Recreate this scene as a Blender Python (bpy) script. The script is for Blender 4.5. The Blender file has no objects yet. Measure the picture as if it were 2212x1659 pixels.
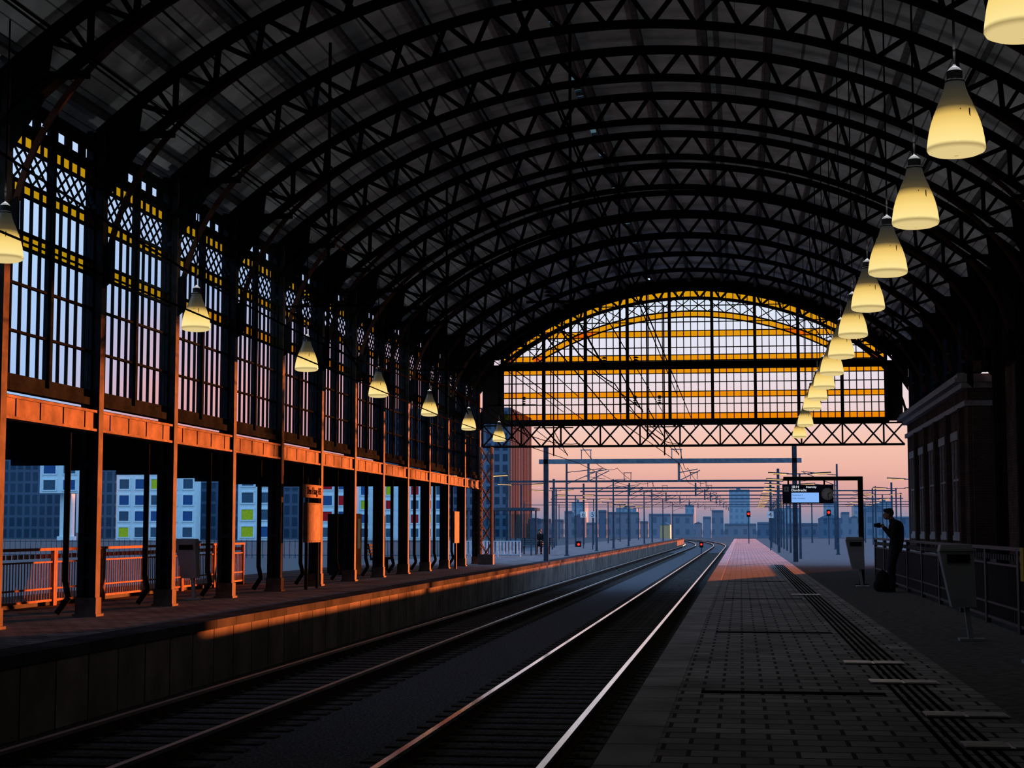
import bpy, math, random
from mathutils import Vector, Matrix, Euler
random.seed(3)
sc=bpy.context.scene
sc.view_settings.view_transform='Standard'
COL=sc.collection
F=3600.0; H=1.4
pitch=math.atan(312.5/F); yaw=math.atan(494/math.hypot(F,312.5))
cam=bpy.data.cameras.new("camera"); co=bpy.data.objects.new("camera",cam); COL.objects.link(co)
co.location=(0,0,H); co.rotation_euler=(math.pi/2+pitch,0,yaw)
cam.sensor_width=36; cam.lens=36*F/2212; cam.clip_end=5000; cam.clip_start=.1
sc.camera=co
RM=co.rotation_euler.to_matrix()
def W(px,py,Y):
    r=RM@Vector(((px-1106)/F,-(py-829.5)/F,-1)); t=Y/r.y
    return r.x*t, H+r.z*t

# ---------------- materials
def nmat(name,col,rough=.6,metal=0,var=.25,scale=6,bump=0,bscale=None,spec=.3):
    m=bpy.data.materials.new(name); m.use_nodes=True; nt=m.node_tree; b=nt.nodes['Principled BSDF']
    b.inputs['Roughness'].default_value=rough; b.inputs['Metallic'].default_value=metal
    b.inputs['Specular IOR Level'].default_value=spec
    tc=nt.nodes.new('ShaderNodeTexCoord'); no=nt.nodes.new('ShaderNodeTexNoise'); no.inputs['Scale'].default_value=scale; no.inputs['Detail'].default_value=4
    nt.links.new(tc.outputs['Object'],no.inputs['Vector'])
    rp=nt.nodes.new('ShaderNodeValToRGB')
    rp.color_ramp.elements[0].position=.3; rp.color_ramp.elements[1].position=.7
    rp.color_ramp.elements[0].color=[c*(1-var) for c in col]+[1]; rp.color_ramp.elements[1].color=[min(1,c*(1+var)) for c in col]+[1]
    nt.links.new(no.outputs['Fac'],rp.inputs['Fac']); nt.links.new(rp.outputs['Color'],b.inputs['Base Color'])
    if bump:
        n2=nt.nodes.new('ShaderNodeTexNoise'); n2.inputs['Scale'].default_value=bscale or scale*5
        nt.links.new(tc.outputs['Object'],n2.inputs['Vector'])
        bp=nt.nodes.new('ShaderNodeBump'); bp.inputs['Strength'].default_value=bump; bp.inputs['Distance'].default_value=.05
        nt.links.new(n2.outputs['Fac'],bp.inputs['Height']); nt.links.new(bp.outputs['Normal'],b.inputs['Normal'])
    return m
def emat(name,col,s=1):
    m=bpy.data.materials.new(name); m.use_nodes=True; nt=m.node_tree; nt.nodes.clear()
    e=nt.nodes.new('ShaderNodeEmission'); o=nt.nodes.new('ShaderNodeOutputMaterial')
    e.inputs['Color'].default_value=(*col,1); e.inputs['Strength'].default_value=s
    nt.links.new(e.outputs[0],o.inputs[0]); return m
def gmat(name,col):
    m=bpy.data.materials.new(name); m.use_nodes=True; nt=m.node_tree; nt.nodes.clear()
    e=nt.nodes.new('ShaderNodeBsdfRefraction'); o=nt.nodes.new('ShaderNodeOutputMaterial')
    e.inputs['Color'].default_value=(*col,1); e.inputs['IOR'].default_value=1.0; e.inputs['Roughness'].default_value=0
    nt.links.new(e.outputs[0],o.inputs[0]); return m
def brickmat(name,c1,c2,mortar,bw,rh,off=.5,rough=.7,msize=.012,bump=.3,axis=None,spec=.3,nscale=1.3):
    m=bpy.data.materials.new(name); m.use_nodes=True; nt=m.node_tree; b=nt.nodes['Principled BSDF']
    b.inputs['Roughness'].default_value=rough; b.inputs['Specular IOR Level'].default_value=spec
    tc=nt.nodes.new('ShaderNodeTexCoord'); t=nt.nodes.new('ShaderNodeTexBrick')
    src=tc.outputs['Object']
    if axis=='yz' or axis=='xz':
        sp=nt.nodes.new('ShaderNodeSeparateXYZ'); cb=nt.nodes.new('ShaderNodeCombineXYZ'); nt.links.new(src,sp.inputs[0])
        if axis=='yz':
            ad=nt.nodes.new('ShaderNodeMath'); ad.operation='ADD'; nt.links.new(sp.outputs['X'],ad.inputs[0]); nt.links.new(sp.outputs['Y'],ad.inputs[1])
            nt.links.new(ad.outputs[0],cb.inputs['X'])
        else: nt.links.new(sp.outputs['X'],cb.inputs['X'])
        nt.links.new(sp.outputs['Z'],cb.inputs['Y']); src=cb.outputs[0]
    nt.links.new(src,t.inputs['Vector'])
    t.inputs['Scale'].default_value=1; t.inputs['Brick Width'].default_value=bw; t.inputs['Row Height'].default_value=rh
    t.inputs['Mortar Size'].default_value=msize; t.offset=off
    t.inputs['Color1'].default_value=(*c1,1); t.inputs['Color2'].default_value=(*c2,1); t.inputs['Mortar'].default_value=(*mortar,1)
    no=nt.nodes.new('ShaderNodeTexNoise'); no.inputs['Scale'].default_value=nscale; no.inputs['Detail'].default_value=5; nt.links.new(tc.outputs['Object'],no.inputs['Vector'])
    mx=nt.nodes.new('ShaderNodeMix'); mx.data_type='RGBA'; mx.blend_type='MULTIPLY'; mx.inputs[0].default_value=.7
    nt.links.new(t.outputs['Color'],mx.inputs[6])
    hs=nt.nodes.new('ShaderNodeValToRGB'); hs.color_ramp.elements[0].color=(.45,.45,.45,1); hs.color_ramp.elements[0].position=.3; hs.color_ramp.elements[1].position=.7; hs.color_ramp.elements[1].color=(1.3,1.3,1.3,1)
    nt.links.new(no.outputs['Fac'],hs.inputs[0]); nt.links.new(hs.outputs[0],mx.inputs[7])
    nt.links.new(mx.outputs[2],b.inputs['Base Color'])
    if bump:
        bp=nt.nodes.new('ShaderNodeBump'); bp.inputs['Strength'].default_value=bump; bp.inputs['Distance'].default_value=.01; bp.invert=True
        nt.links.new(t.outputs['Fac'],bp.inputs['Height']); nt.links.new(bp.outputs['Normal'],b.inputs['Normal'])
    return m
STEEL=nmat('dark_painted_steel',(.012,.015,.019),.8,0,.35,3,spec=0)
COLM=nmat('column_paint_lit',(.085,.062,.055),.8,0,.5,4,spec=.02)  # sunlit copy of the column colour, lighter and warmer
COLF=nmat('column_paint_shaded',(.014,.017,.021),.9,0,.4,4,spec=0)  # shaded copy of the column colour, darkened for the unlit faces
TRUSS=nmat('truss_paint',(.006,.008,.011),.9,0,.3,3,spec=0)
ROOF=brickmat('roof_boards',(.66,.76,.86),(.54,.63,.73),(.20,.23,.27),30,.16,.5,.9,.008,0,axis='xz',spec=0)
PURL=nmat('purlin_wood',(.12,.13,.15),.8,spec=0)
YEL=gmat('amber_glass',(1,.40,.004))
GLS=gmat('clear_glass',(.97,.98,1))
PAVE=brickmat('paving',(.38,.39,.43),(.22,.225,.255),(.03,.03,.035),.34,.30,.5,.8,.016,0,spec=.02)
ASPH=nmat('asphalt',(.15,.155,.17),.9,0,.3,8,spec=0)
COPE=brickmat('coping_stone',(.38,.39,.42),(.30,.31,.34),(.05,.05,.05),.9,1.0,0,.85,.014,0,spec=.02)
COPL=brickmat('dimmed_coping',(.07,.07,.075),(.055,.055,.06),(.03,.03,.03),.9,1.0,0,.9,.014,0,spec=0)  # coping stone darkened in colour so the low sun stays dim on it
PWALL=brickmat('platform_wall',(.24,.215,.20),(.18,.165,.155),(.03,.03,.03),1.0,1.6,0,.9,.02,.4,axis='yz',spec=0)
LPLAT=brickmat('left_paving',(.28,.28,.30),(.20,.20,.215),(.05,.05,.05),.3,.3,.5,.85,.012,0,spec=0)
BALL=nmat('ballast',(.13,.135,.15),.95,0,.8,30,.8,45,spec=0)
SLEEP=nmat('sleeper_wood',(.085,.08,.075),.9,0,.5,8,spec=0)
RUST=nmat('rusty_steel',(.05,.035,.03),.8,0,.3,12,spec=0)
HEAD=nmat('polished_rail',(.85,.83,.82),.14,1,.1,3)
HEADD=nmat('dull_rail',(.20,.18,.17),.38,1,.2,3)
BRICK=brickmat('dark_brick',(.09,.06,.055),(.065,.045,.042),(.04,.037,.037),.22,.07,.5,.9,.008,.4,axis='yz',spec=0)
STONE=nmat('cornice_stone',(.26,.27,.30),.8,spec=.1)
DARK=nmat('dark_panel',(.012,.013,.015),.8,spec=0)
GREY=nmat('grey_metal',(.10,.11,.125),.7,0,spec=0)
BLUEG=nmat('gantry_grey',(.20,.36,.48),.7,spec=0)
MAST=nmat('mast_grey',(.045,.08,.12),.7,spec=0)
WIRE=nmat('wire_dark',(.006,.006,.007),.9,spec=0)
YPAINT=nmat('yellow_paint',(.55,.38,.02),.6,spec=.1)
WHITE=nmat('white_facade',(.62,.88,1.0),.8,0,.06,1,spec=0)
TOWER=brickmat('tower_facade',(.025,.055,.10),(.04,.075,.13),(.10,.18,.27),2.0,2.6,0,.6,.42,0,axis='xz',nscale=.05,spec=0)
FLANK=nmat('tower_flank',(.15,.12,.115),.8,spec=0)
WIND=nmat('window_glass_dark',(.02,.06,.12),.5,spec=0)
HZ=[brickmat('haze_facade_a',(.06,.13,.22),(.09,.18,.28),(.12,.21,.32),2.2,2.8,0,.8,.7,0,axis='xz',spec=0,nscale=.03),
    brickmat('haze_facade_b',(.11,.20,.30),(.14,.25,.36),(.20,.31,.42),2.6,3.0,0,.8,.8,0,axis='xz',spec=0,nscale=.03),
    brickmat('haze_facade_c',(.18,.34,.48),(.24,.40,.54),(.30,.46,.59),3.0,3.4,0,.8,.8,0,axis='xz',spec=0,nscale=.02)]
DBLU=brickmat('glass_office',(.02,.06,.11),(.035,.085,.15),(.06,.13,.21),1.8,2.6,0,.6,.3,0,axis='xz',nscale=.05,spec=0)
ROOFT=nmat('roof_tiles',(.10,.20,.30),.8,spec=0)

# ---------------- geometry
class G:
    def __init__(s): s.v=[]; s.f=[]
    def add(s,vs,fs):
        n=len(s.v); s.v+= [tuple(v) for v in vs]; s.f+=[tuple(i+n for i in f) for f in fs]
    def box(s,x0,x1,y0,y1,z0,z1):
        s.add([(x0,y0,z0),(x1,y0,z0),(x1,y1,z0),(x0,y1,z0),(x0,y0,z1),(x1,y0,z1),(x1,y1,z1),(x0,y1,z1)],
              [(3,2,1,0),(4,5,6,7),(0,1,5,4),(1,2,6,5),(2,3,7,6),(3,0,4,7)]); return s
    def bar(s,p,q,w,h,up=(0,0,1)):
        p=Vector(p);q=Vector(q);d=(q-p).normalized();u=Vector(up)
        if abs(d.dot(u))>.99: u=Vector((0,1,0))
        a=d.cross(u).normalized()*w/2; b=a.cross(d).normalized()*h/2
        s.add([p-a-b,p+a-b,p+a+b,p-a+b,q-a-b,q+a-b,q+a+b,q-a+b],[(0,1,2,3),(7,6,5,4),(0,4,5,1),(1,5,6,2),(2,6,7,3),(3,7,4,0)]); return s
    def cyl(s,p,q,r0,r1=None,n=10):
        r1=r0 if r1 is None else r1
        p=Vector(p);q=Vector(q);d=(q-p).normalized();u=Vector((0,0,1)) if abs(d.z)<.9 else Vector((1,0,0))
        a=d.cross(u).normalized();b=d.cross(a)
        vs=[p+(a*math.cos(t)+b*math.sin(t))*r0 for t in [2*math.pi*i/n for i in range(n)]]+[q+(a*math.cos(t)+b*math.sin(t))*r1 for t in [2*math.pi*i/n for i in range(n)]]
        s.add(vs,[(i,(i+1)%n,n+(i+1)%n,n+i) for i in range(n)]+[tuple(range(n-1,-1,-1)),tuple(range(n,2*n))]); return s
    def lathe(s,prof,cx=0,cy=0,n=20):
        vs=[]
        for r,z in prof: vs+=[(cx+r*math.cos(2*math.pi*i/n),cy+r*math.sin(2*math.pi*i/n),z) for i in range(n)]
        fs=[(k*n+i,k*n+(i+1)%n,(k+1)*n+(i+1)%n,(k+1)*n+i) for k in range(len(prof)-1) for i in range(n)]
        s.add(vs,fs); return s
    def sph(s,c,rx,ry=None,rz=None,n=12,k=8):
        ry=ry or rx; rz=rz or rx
        vs=[(c[0],c[1],c[2]-rz)]
        for j in range(1,k):
            t=math.pi*j/k
            vs+=[(c[0]+rx*math.sin(t)*math.cos(2*math.pi*i/n),c[1]+ry*math.sin(t)*math.sin(2*math.pi*i/n),c[2]-rz*math.cos(t)) for i in range(n)]
        vs.append((c[0],c[1],c[2]+rz)); L=len(vs)-1
        fs=[(0,1+(i+1)%n,1+i) for i in range(n)]
        for j in range(k-2): fs+=[(1+j*n+i,1+j*n+(i+1)%n,1+(j+1)*n+(i+1)%n,1+(j+1)*n+i) for i in range(n)]
        fs+=[(L,1+(k-2)*n+i,1+(k-2)*n+(i+1)%n) for i in range(n)]
        s.add(vs,fs); return s
    def cap(s,p,q,r0,r1): s.cyl(p,q,r0,r1,12); s.sph(p,r0); s.sph(q,r1); return s
    def prism(s,pts,y0,y1):
        n=len(pts); s.add([(x,y0,z) for x,z in pts]+[(x,y1,z) for x,z in pts],[tuple(range(n)),tuple(range(2*n-1,n-1,-1))]+[(i,n+i,n+(i+1)%n,(i+1)%n) for i in range(n)]); return s
    def arc(s,cx,cz,ro,ri,a0,a1,y0,y1,n=36):
        for i in range(n):
            t0=a0+(a1-a0)*i/n;t1=a0+(a1-a0)*(i+1)/n
            P=lambda r,t:(cx+r*math.sin(t),cz+r*math.cos(t))
            s.prism([P(ri,t0),P(ri,t1),P(ro,t1),P(ro,t0)],y0,y1)
        return s
    def path(s,pts,w,h,up=(0,0,1)):
        for a,b in zip(pts,pts[1:]): s.bar(a,b,w,h,up)
        return s
def meta(o,label=None,cat=None,kind=None,group=None):
    if label:o['label']=label
    if cat:o['category']=cat
    if kind:o['kind']=kind
    if group:o['group']=group
def O(g,name,mat,parent=None,label=None,cat=None,kind=None,group=None,loc=(0,0,0),smooth=False,rot=None):
    if isinstance(g,G):
        me=bpy.data.meshes.new(name); me.from_pydata(g.v,[],g.f); me.materials.append(mat)
        if smooth:
            for p in me.polygons:p.use_smooth=True
        me.update()
    else: me=g
    o=bpy.data.objects.new(name,me); COL.objects.link(o); o.location=loc
    if rot:o.rotation_euler=rot
    if parent:o.parent=parent
    meta(o,label,cat,kind,group); return o
def E(name,loc,label,cat,group=None,kind=None,rot=None):
    o=bpy.data.objects.new(name,None); COL.objects.link(o); o.location=loc; o.empty_display_size=.2
    if rot:o.rotation_euler=rot
    meta(o,label,cat,kind,group); return o
def dup(root,loc,label=None,rot=None):
    m={root:root.copy()}; m[root].location=loc
    if rot: m[root].rotation_euler=rot
    COL.objects.link(m[root])
    def rec(a):
        for c in a.children:
            cc=c.copy(); cc.parent=m[a]; COL.objects.link(cc); m[c]=cc; rec(c)
    rec(root)
    if label: m[root]['label']=label
    return m[root]
def text(s,size,mat,parent,loc,rot,name='lettering',align='LEFT'):
    c=bpy.data.curves.new('t','FONT'); c.body=s; c.size=size; c.align_x=align; c.align_y='CENTER'; c.extrude=.002
    t=bpy.data.objects.new('t',c); COL.objects.link(t); bpy.context.view_layer.update()
    dg=bpy.context.evaluated_depsgraph_get(); me=bpy.data.meshes.new_from_object(t.evaluated_get(dg))
    bpy.data.objects.remove(t); me.materials.clear(); me.materials.append(mat)
    o=bpy.data.objects.new(name,me); COL.objects.link(o); o.parent=parent; o.location=loc; o.rotation_euler=rot; return o

S=3.62
def YM(m): return S*m-1.42
XL=-10.4; XR=6.6; X0=-1.9; RO=12.9; ZC=-1.8; YG=YM(18.52)
XE=-.9; XEL=-8.0; YE=235

# ---------------- setting
O(G().box(-400,400,-10,1800,-1.3,-.97),'ground',BALL,kind='structure')
O(G().box(XE+.35,2.0,-6,YE,-.96,0),'floor',PAVE,kind='structure')
O(G().box(2.0,6.35,-6,YE,-.96,-.002),'floor_asphalt',ASPH,kind='structure')
O(G().box(6.35,30,YG+.6,YE,-.96,-.004),'floor_forecourt',ASPH,kind='structure')
O(G().box(6.35,7.2,-6,48,-.96,-.004),'floor_edge',ASPH,kind='structure')
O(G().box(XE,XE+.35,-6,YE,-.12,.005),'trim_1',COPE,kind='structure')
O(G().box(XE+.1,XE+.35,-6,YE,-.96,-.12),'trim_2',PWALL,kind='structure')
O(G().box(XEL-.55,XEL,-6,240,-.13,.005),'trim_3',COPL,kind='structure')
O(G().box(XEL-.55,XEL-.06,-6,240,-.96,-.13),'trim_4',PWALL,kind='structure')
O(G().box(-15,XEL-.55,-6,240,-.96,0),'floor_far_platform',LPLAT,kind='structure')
g=G()
for k in range(5): g.box(1.28+k*.075,1.31+k*.075,8,66,.0,.008)
O(g,'tactile_strip',DARK,label='dark ribbed tactile guide strip set in the paving',cat='tactile paving')
TW=nmat('worn_white_tile',(.7,.7,.76),.35)
pt=None
for (y,x) in [(15.7,1.45),(13.0,1.65),(17.9,1.35),(36,1.35),(11.2,1.7)]:
    if pt is None:
        g=G().box(-.3,.31,-.16,.16,0,.004)
        for i in range(2):
            for k in range(6): g.box(-.3+.31*i,-.02+.31*i,-.15+k*.05,-.12+k*.05,0.004,.012)
        pt=O(g,'tactile_tile',TW,label='pale ribbed tactile tiles in the platform paving',cat='tactile paving',group='tactile tiles on the platform',loc=(x,y,.009))
    else:
        c=pt.copy(); c.location=(x,y,.009); COL.objects.link(c)
b=None
for y in (14.6,23,34,45):
    if b is None: b=O(G().box(-.35,1.2,-.1,.1,0,.006),'paving_band',DARK,label='dark paving band crossing the platform slabs',cat='paving band',group='dark paving bands',loc=(0,y,0))
    else:
        c=b.copy(); c.location=(0,y,0); COL.objects.link(c)
am=math.radians(42.6); s0_,s1_=math.radians(-7.35),math.radians(-6.7)
O(G().arc(X0,ZC,RO+.27,RO+.19,-am,s0_,-6,YG+.1,24),'ceiling',ROOF,kind='structure')
O(G().arc(X0,ZC,RO+.27,RO+.19,s1_,am,-6,YG+.1,30),'ceiling_east',ROOF,kind='structure')
y=-6
while y<YG:
    L_=random.choice((.3,.5,.8,1.2,2.0)); y2=min(y+L_,YG)
    O(G().arc(0,0,RO+.26,RO+.2,s0_,s1_,y,y2,1),'slot_cover',PURL,label='dark louvre board added to break the skylight strip into dashes',cat='cover',group='skylight strip covers',loc=(X0,0,ZC))  # boards added at random gaps to break up the bright sky strip
    y=y2+random.choice((.1,.15,.25,.4,.6))
O(G().arc(X0,ZC,RO+.30,RO+.285,s0_-.003,s1_+.003,-6,YG,1),'window_60',gmat('tinted_skylight_glass',(.35,.40,.38)),kind='structure')  # glass tinted darker to dim the sky strip
pu=None
for i in range(15):
    a=math.radians(-40+80*i/14)
    if pu is None: o=pu=O(G().box(-.05,.05,-6,YG,-.19,0),'roof_purlin',PURL)
    else:
        o=pu.copy(); COL.objects.link(o)
    o.location=(X0+(RO+.19)*math.sin(a),0,ZC+(RO+.19)*math.cos(a)); o.rotation_euler=(0,a,0)
    meta(o,'long dark timber purlin under the vaulted roof boards','roof beam',None,'roof purlins')
O(G().box(-16,9,-6.3,-6,-.96,12),'back_light_blocker',DARK,kind='structure')  # unseen wall added behind the camera to keep sky light off the foreground
O(G().box(-10.8,-10.6,-6,YM(5.52)-.2,0,8),'wall_left',DARK,kind='structure')
O(G().box(7.2,7.4,-6,48,-.9,8.2),'wall_right',BRICK,kind='structure')

# ---------------- trusses
A=math.asin(8.5/RO); RI=RO-.68
BRACE=nmat('brace_sun_tint',(.05,.025,.022),.8,0,.3,3,spec=.01)  # reddish glow of the low sun put into the steel colour
def PR(r,t): return (X0+r*math.sin(t),0,ZC+r*math.cos(t))
def make_truss():
    r=E('roof_truss',(0,0,0),'black riveted steel arched lattice truss spanning the train hall','roof truss','arched roof trusses')
    O(G().arc(X0,ZC,RO,RO-.12,-A,A,-.13,.13,48),'top_chord',TRUSS,r)
    Ai=math.asin(8.4/RI)
    O(G().arc(X0,ZC,RI+.10,RI,-Ai,Ai,-.12,.12,48),'bottom_chord',TRUSS,r)
    g=G(); N=23
    for i in range(N):
        t0=-Ai+2*Ai*i/N; tm=t0+Ai/N; t1=t0+2*Ai/N
        g.bar(PR(RI+.05,t0),PR(RO-.05,tm),.08,.08,(0,1,0)); g.bar(PR(RO-.05,tm),PR(RI+.05,t1),.08,.08,(0,1,0))
    for i in range(0,N+1,1):
        t0=-Ai+2*Ai*i/N
        if abs(t0)>.46: g.bar(PR(RI+.05,t0),PR(RO-.05,t0),.07,.07,(0,1,0))
    O(g,'web_lattice',TRUSS,r)
    for sx in (-1,1):
        g=G(); pts=[]
        p0=Vector((8.32,0,5.45));p1=Vector((8.2,0,7.5));p2=Vector((6.0,0,8.85))
        for i in range(15):
            t=i/14; p=p0*(1-t)**2+p1*2*t*(1-t)+p2*t*t; pts.append((X0+sx*p.x,0,p.z))
        g.path(pts,.09,.05,(0,1,0)); O(g,'curved_brace',BRACE,r)
        g=G(); g.box(X0+sx*7.2 if sx>0 else X0-8.4,X0+8.4 if sx>0 else X0-7.2,-.06,.06,7.78,7.88)
        g.prism([(X0+sx*8.38,6.7),(X0+sx*8.38,7.9),(X0+sx*7.75,8.35),(X0+sx*7.85,7.5)],-.03,.03)
        g.prism([(X0+sx*8.36,5.3),(X0+sx*8.36,6.0),(X0+sx*8.2,6.1),(X0+sx*8.2,5.45)],-.04,.04)
        O(g,'gusset_plate',TRUSS,r)
    return r
tr=make_truss(); ms=[m+.52 for m in range(4,19)]
tr.location=(0,YM(ms[0]),0)
for m in ms[1:]: dup(tr,(0,YM(m),0))
# ---------------- columns
def make_col(z0):
    r=E('column',(0,0,0),'dark riveted steel hall column with base plate','column','hall columns')
    d=.095
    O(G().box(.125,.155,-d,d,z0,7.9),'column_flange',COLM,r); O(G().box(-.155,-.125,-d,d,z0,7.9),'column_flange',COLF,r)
    g=G(); g.box(-.125,.125,-.02,.02,z0,7.9)
    for s in(-1,1):
        g.box(-.15,-.05,s*d-.012,s*d+.012,z0,7.9); g.box(.05,.15,s*d-.012,s*d+.012,z0,7.9)
    z=z0+.6
    while z<7.6: g.box(-.06,.06,-d-.01,-d+.002,z,z+.08); z+=.6
    O(g,'column_web',COLF,r)
    g=G(); g.box(-.2,.2,-.16,.16,z0,z0+.04); g.box(-.175,.175,-.115,.115,z0+.04,z0+.3)
    O(g,'column_base',COLM,r)
    return r
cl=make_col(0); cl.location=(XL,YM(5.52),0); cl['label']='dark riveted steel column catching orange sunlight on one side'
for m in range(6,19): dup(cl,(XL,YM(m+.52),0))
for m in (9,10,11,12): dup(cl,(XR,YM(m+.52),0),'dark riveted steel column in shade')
ch=make_col(5.75); ch['label']='short dark steel column standing on the brick building'
ch.location=(XR+.05,YM(13.52),0)
for m in range(14,19): dup(ch,(XR+.05,YM(m+.52),0))
pp=O(G().cyl((0,0,3),(0,0,.55),.05).cyl((0,0,.56),(.06,0,.3),.05).cyl((.06,0,.3),(-.08,-.12,.05),.05).cyl((0,0,2.98),(.1,0,3.05),.05),'drain_pipe',STEEL,label='dark rainwater pipe with kinked foot beside a column',cat='drain pipe',group='rainwater pipes',loc=(XL-.35,YM(6.52)-.1,0))
for m in range(7,18):
    c=pp.copy(); c.location=(XL-.35,YM(m+.52)-.1,0); COL.objects.link(c)
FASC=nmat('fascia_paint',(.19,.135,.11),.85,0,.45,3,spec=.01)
g=G().box(-.09,.09,.13,S-.13,-.17,.17).box(.09,.12,.13,S-.13,.13,.17).box(.09,.12,.13,S-.13,-.17,-.13)
for k in range(4): g.box(.09,.10,.5+k*.85,.56+k*.85,-.13,.13)
eb=O(g,'edge_beam',FASC,label='riveted steel beam below the side windows glowing orange',cat='beam',group='side wall beams',loc=(XL+.02,YM(5.52),3.13))
for m in range(6,18):
    c=eb.copy(); c.location=(XL+.02,YM(m+.52),3.13); COL.objects.link(c)
g=G().box(-18.5,-10.65,14,YG-1.3,3.2,3.38)
y=15
while y<YG-1.4: g.box(-18.4,-10.7,y,y+.12,3.0,3.2); y+=S
O(g,'platform_canopy',DARK,label='dark flat canopy over the outer platform',cat='canopy')
def make_window(i):
    g=G(); y0=.12; mid=S/2; y1=S-.12
    for (a,b) in ((y0,mid-.05),(mid+.05,y1)):
        w=b-a
        for z,t in ((3.55,.08),(4.25,.025),(4.95,.025),(5.5,.03),(5.72,.03),(6.28,.03),(6.46,.03),(6.98,.03),(7.2,.04)):
            g.box(-.03,.03,a,b,z-t/2,z+t)
        for k in range(6):
            yy=a+w*k/5; t=.035 if k in(0,5) else .014
            g.box(-.025,.025,yy-t,yy+t,3.5,6.46); g.box(-.025,.025,yy-t,yy+t,6.98,7.25)
        g.box(-.02,.02,a,b,7.24,7.36); g.box(-.02,.02,a,b,7.52,7.75)
        for k in range(4):
            yy=a+w*(k)/3; g.box(-.02,.02,max(a,yy-.12),min(b,yy+.12),7.36,7.52)
    g.box(-.06,.06,mid-.05,mid+.05,3.4,7.75)
    g.box(-.08,.08,y0,y1,3.38,3.5)
    o=O(g,'window_%d'%i,STEEL,kind='structure',loc=(XL,YM(5.52+i-1),0))
    g=G()
    for (a,b) in ((y0,mid-.05),(mid+.05,y1)):
        for (q,p) in ((5.5,5.72),(6.28,6.46),(6.98,7.2)):
            g.add([(0,a,q),(0,b,q),(0,b,p),(0,a,p)],[(0,1,2,3)])
    O(g,'amber_pane',YEL,o)
    g=G()
    for (a,b) in ((y0,mid-.05),(mid+.05,y1)):
        n=5; w=(b-a)/n
        for k in range(n):
            for (q,p) in ((6.49,6.73),(6.73,6.97)):
                g.bar((0,a+k*w,q),(0,a+(k+1)*w,p),.02,.03,(1,0,0)); g.bar((0,a+k*w,p),(0,a+(k+1)*w,q),.02,.03,(1,0,0))
    O(g,'lattice_screen',STEEL,o)
    return o
w1=make_window(1)
for i in range(2,14):
    n=dup(w1,(XL,YM(5.52+i-1),0)); n.name='window_%d'%i
for i in range(9):
    g=G(); y=YM(9.52+i)
    g.box(-.04,.04,.2,S-.2,5.75,6.0); g.box(-.04,.04,.2,S-.2,7.5,8.0); g.box(-.04,.04,.35,1.0,6,7.5); g.box(-.04,.04,1.1,2.5,6,7.5); g.box(-.04,.04,2.62,S-.35,6,7.5)
    g.box(-.06,.06,.2,S-.2,6.7,6.78)
    O(g,'window_%d'%(20+i),DARK,kind='structure',loc=(XR+.1,y,0))
# ---------------- right brick building
r=E('brick_building',(0,0,0),'dark brick station building with projecting stone cornice','building')
BX=6.38
O(G().box(BX,13,48.2,YG-.25,-.9,5.35),'building_body',BRICK,r)
g=G()
for (d,z0,z1) in ((.10,4.85,5.0),(.18,5.35,5.5),(.38,5.5,5.62),(.30,5.62,5.74)): g.box(BX-d,13.1,48.2-d,YG-.25,z0,z1)
g.box(BX-.06,13,48.14,YG-.25,-.0,.6)
O(g,'cornice',STONE,r)
for k in range(5):
    yy=50+k*3.1; g=G()
    g.box(BX-.05,BX+.02,yy,yy+1.5,1.2,1.3); g.box(BX-.07,BX,yy-.1,yy+1.6,1.05,1.2)
    g.box(BX-.05,BX,yy,yy+.08,1.3,4.0); g.box(BX-.05,BX,yy+1.42,yy+1.5,1.3,4.0); g.box(BX-.05,BX,yy+.7,yy+.78,1.3,4.0); g.box(BX-.08,BX,yy-.1,yy+1.6,4.0,4.25); g.box(BX-.05,BX,yy,yy+1.5,2.8,2.86)
    O(g,'window_surround',STONE,r)
    O(G().box(BX-.14,BX,yy-.95,yy-.55,.6,4.85),'pilaster',BRICK,r)
for x in (6.5,7.9,9.3): O(G().box(x,x+.5,48.05,48.2,0.6,4.85),'pilaster',BRICK,r)
# ---------------- gable screen
def gx(px): return W(px,900,YG)[0]
def gz(py,px=1500): return W(px,py,YG)[1]
gr=E('gable_screen',(0,YG,0),'glazed end screen with amber glass bands and dark steel mullions','glazed screen')
GL,GR=gx(1085),gx(1915); GC=(GL+GR)/2; hw=(GR-GL)/2
zb=gz(908); zsp=gz(772); zap=gz(628)
rise=zap-zsp; GRd=(hw*hw+rise*rise)/(2*rise); GZ=zap-GRd
def ztop(x,off=0): 
    q=(GRd-off)**2-(x-GC)**2
    return GZ+math.sqrt(q) if q>0 else -99
NB=9
for k in range(NB+1):
    x=GL+2*hw*k/NB; zt=max(ztop(x),zsp)
    O(G().box(-.06,.06,-.12,.12,zb,zt+.05),'mullion',STEEL,gr,loc=(x,0,0))
g=G()
for k in range(NB*6):
    if k%6: 
        x=GL+2*hw*k/(NB*6); g.box(x-.018,x+.018,-.03,.03,zb,ztop(x))
zs=[gz(v) for v in (905,892,857,845,806,796,727,714,778,766,872,825,750,695,660)]
for z in zs:
    if z>zsp: 
        xx=math.sqrt(max(0,GRd**2-(z-GZ)**2)); a,b=GC-xx,GC+xx
    else: a,b=GL,GR
    g.box(a,b,-.03,.03,z-.018,z+.018)
g.box(GL,GR,-.15,.15,gz(795),gz(780)); g.box(GL-.1,GR+.1,-.15,.15,gz(914),gz(906))
O(g,'glazing_bar',STEEL,gr)
aM=math.asin(hw/GRd)
O(G().arc(GC,GZ,GRd+.12,GRd,-aM,aM,-.12,.12,48),'arched_rib',STEEL,gr)
O(G().arc(GC,GZ,GRd-.27,GRd-.31,-aM,aM,-.05,.05,48),'arched_rib',STEEL,gr)
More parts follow.
